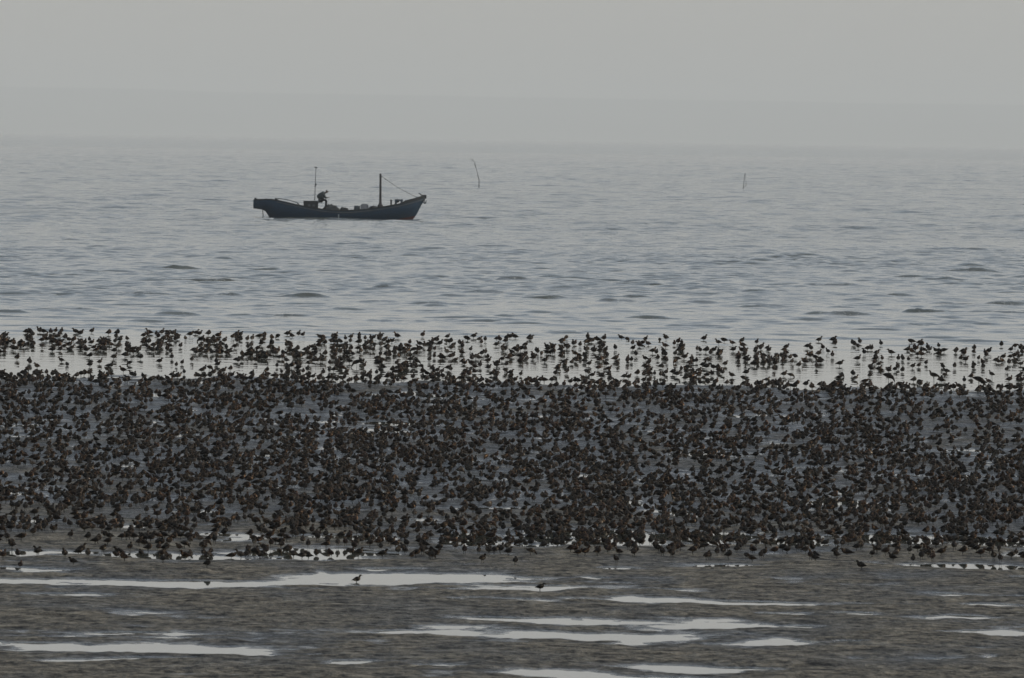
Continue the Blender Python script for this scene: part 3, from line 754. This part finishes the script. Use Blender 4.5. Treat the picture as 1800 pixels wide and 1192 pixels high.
Z3 = [(45,370),(140,330),(300,355),(315,425),(385,315),(500,330),(600,300),(625,485),(700,390),(790,385),(950,370),(1050,375),(1165,385),(1250,355),(1310,380),(1400,365),(1490,375),(1665,390),(850,320),(700,310),(20,300),(75,290),(230,330),(260,320),(460,330),(560,240),(640,310),(820,300),(760,330),(860,350),(990,310),(1060,300),(1190,320),(1220,300),(1310,300),(1400,310),(1440,320),(1500,300),(1560,300),(1620,300),(1660,300),(1710,310)]
for zl, x0 in ((Z0, 0), (Z1, 450), (Z2, 900), (Z3, 1350)):
    for (a, b) in zl: try_add(x0 + a / 3.82, 880 + b / 3.82, force=True)
nhand = len(birds)
# isolated birds in the calm water at the left and right of the shore band (feet)
for (px, py) in [(53,641),(65,648),(108,637),(118,643),(175,640),(228,642),(243,617),(262,617),(337,636),(344,622),(366,606),(380,640),(405,652),(355,655),(415,636),(427,630),(320,641),(247,632),(200,632),(372,624),(398,625),(30,633),
                 (1562-14,652),(1500,662),(1392,640),(1433,632),(1530,650),(1529,664),(1562,655),(1655,673),(1738,674),(1793,664),(1360,652),(1378,662),(1415,640),(1480,664),(1476,644)]:
    try_add(px, py, force=True)
def dens(px, py):
    """birds per square photo pixel at a foot position"""
    yt = 587 + 22 * px / 1800; ysh = 657 + 28 * px / 1800
    yb = 938 + 10 * (px / 1800)
    if py < yt - 3: return 0
    if py < ysh:
        t = (py - yt) / (ysh - yt)
        cl = float(fbm(px * .022, py * .06, 501, 3))
        if px < 430: d = .0150 if t < .45 else (.0035 if t < .62 else .0010)
        elif px < 900: d = .0095 if t < .5 else .0078
        elif px < 1330: d = .0080 if t < .55 else .0045
        else: d = .0060 if t < .60 else .0024
        if t < .12: d *= .6
        return 1.12 * d * max(.12, min(1.7, 1 + 1.9 * cl))
    if py < yb:
        cl = float(fbm(px * .012, py * .03, 601, 3))
        d = .0185 if py < 760 else .0170
        return d * max(.5, min(1.45, 1.0 + 1.2 * cl))
    if py < yb + 46:
        return .0090 * (1 - (py - yb) / 56) * max(.3, min(1.7, 1 + 1.8 * float(fbm(px * .014, py * .03, 601, 3))))
    return 0
area = (1830) * (1000 - 585)
for k_ in range(int(area * .028)):
    px = rb.uniform(-15, 1815); py = rb.uniform(585, 1000)
    if rb.random() * .028 < dens(px, py): try_add(px, py, mind=.10)
print('birds', len(birds))
bxy = np.array([(b[0], b[1]) for b in birds]); bz = mud(bxy[:, 0], bxy[:, 1])
bz = np.maximum(bz, -.022)
order = sorted(range(len(birds)), key=lambda i_: -birds[i_][7] + birds[i_][6] * .014)
vis = [i_ for i_ in order if 4 < birds[i_][6] < 1796]
solo = set(vis[:300]); stuff = [i_ for i_ in range(len(birds)) if i_ not in solo]
side_word = {'alert': 'standing upright', 'hunched': 'hunched', 'tucked': 'with bill tucked back', 'feeding': 'feeding', 'facing': 'turning its head', 'preening': 'preening', 'crouched': 'crouching low'}
SPECIAL = {(627, 1023): 'lone pale little shorebird standing in the long bright pool before the flock',
           (950, 1037): 'lone dark little shorebird at a bright puddle, nearest bird of all, right of centre',
           (906, 998): 'small brown shorebird on bare mud just in front of the flock at centre',
           (364, 1006): 'small brown shorebird on bare mud ahead of the flock near the long bright pool',
           (1514, 1007): 'round brown shorebird on bare mud ahead of the flock at right',
           (1312, 986): 'small dark shorebird walking at the right end of a thin bright puddle before the flock',
           (1083, 994): 'small brown shorebird standing by a tiny bright puddle ahead of the flock',
           (1432, 991): 'dark narrow shorebird ahead of the flock, left of the round brown bird'}
for i_ in sorted(solo):
    x, y, hd, sc, q, tn, px, py = birds[i_]
    sp_ = None
    for (sx_, sy_), lb in SPECIAL.items():
        if abs(px - sx_) < 4 and abs(py - sy_) < 5 and i_ < nhand: sp_ = lb
    if sp_ and sx_ and 'pale' in sp_: tn = 2
    o = bpy.data.objects.new('shorebird', MESH[(q, tn)]); COL.objects.link(o)
    o.location = (x, y, bz[i_] - .002); o.rotation_euler = (0, 0, hd); o.scale = (sc, sc, sc)
    if sp_: tag(o, sp_, 'shorebird', 'shorebirds at the near edge of the flock')
    else:
        c_ = math.cos(hd); face = 'facing right' if c_ > .5 else ('facing left' if c_ < -.5 else ('seen from behind' if math.sin(hd) > 0 else 'facing the camera'))
        where = 'left third' if px < 600 else ('middle' if px < 1200 else 'right third')
        row = 'behind the near pools' if py - px * .006 < 938 else ('among the near pools' if py - px * .006 < 968 else 'on the front edge')
        tone_w = ('brown', 'dark brown', 'greyish brown', 'rusty brown')[tn]
        tag(o, f'{tone_w} shorebird {side_word[q]}, {face}, {row}, {where}'.replace('behind the near pools', 'behind near pools').replace('among the near pools', 'among near pools'), 'shorebird', 'shorebirds at the near edge of the flock')
# everything beyond: one object
def merge(idx, name):
    cos, faces_v, loopn, colr = [], [], [], []; off = 0; cache = {}
    for key, me in MESH.items():
        nv = len(me.vertices); co = np.empty(nv * 3, np.float32); me.vertices.foreach_get('co', co)
        lv = np.empty(len(me.loops), np.int32); me.loops.foreach_get('vertex_index', lv)
        lt_ = np.empty(len(me.polygons), np.int32); me.polygons.foreach_get('loop_total', lt_)
        cc = np.empty(len(me.loops) * 4, np.float32); me.attributes['plumage'].data.foreach_get('color', cc)
        cache[key] = (co.reshape(-1, 3), lv, lt_, cc.reshape(-1, 4))
    for i_ in idx:
        x, y, hd, sc, q, tn, px, py = birds[i_]
        co, lv, lt_, cc = cache[(q, tn)]
        c_, s_ = math.cos(hd), math.sin(hd)
        R = np.array([[c_, -s_, 0], [s_, c_, 0], [0, 0, 1]]) * sc
        cos.append(co @ R.T + np.array([x, y, bz[i_] - .002])); faces_v.append(lv + off); loopn.append(lt_); off += len(co)
        f_ = rb.uniform(.55, 1.7); c2 = cc.copy(); c2[:, :3] *= f_; colr.append(c2)
    co = np.concatenate(cos).astype(np.float32); lv = np.concatenate(faces_v); lt_ = np.concatenate(loopn); cc = np.concatenate(colr).astype(np.float32)
    me = bpy.data.meshes.new(name); me.vertices.add(len(co)); me.vertices.foreach_set('co', co.ravel())
    me.loops.add(len(lv)); me.loops.foreach_set('vertex_index', lv.astype(np.int32))
    me.polygons.add(len(lt_)); me.polygons.foreach_set('loop_start', np.concatenate([[0], np.cumsum(lt_)[:-1]]).astype(np.int32))
    me.update(calc_edges=True); me.polygons.foreach_set('use_smooth', np.ones(len(lt_), bool))
    a = me.attributes.new('plumage', 'FLOAT_COLOR', 'CORNER'); a.data.foreach_set('color', cc.ravel())
    me.materials.append(m_bird); o = bpy.data.objects.new(name, me); COL.objects.link(o); return o
fl = merge(stuff, 'shorebird_flock'); fl['kind'] = 'stuff'
tag(fl, 'thousands of small brown shorebirds crowding the mud bank and shallow water', 'bird flock')

for (px, py, q, hd, sc, lb) in [
    (1562, 673, 'probing', 0.1, .80, 'large dark wader with raised tail probing the mud at the edge of calm water'),
    (1721, 682, 'probing', -.35, .85, 'large dark wader bent down beside the shoreline near the right end of the calm water'),
    (1641, 672, 'standing', 2.7, .74, 'pale long-legged wader standing in calm water, left bird of the tall pair'),
    (1661, 667, 'standing', .9, .55, 'dark-bodied long-legged wader just right of the pale tall one'),
    (1743, 667, 'standing', 2.2, .60, 'brown long-legged wader in calm water near the right edge'),
    (627, 646, 'probing', PI + .1, .70, 'long-billed wader facing left in the shallow water left of centre')]:
    g_ = ground(px, py); z_ = float(mud(np.array([g_.x]), np.array([g_.y]))[0])
    o = bpy.data.objects.new('long_billed_wader', BIGM[q]); COL.objects.link(o)
    o.location = (g_.x, g_.y, max(z_, -.03)); o.rotation_euler = (0, 0, hd); o.scale = (sc,) * 3
    tag(o, lb, 'wader', 'large waders among the flock')
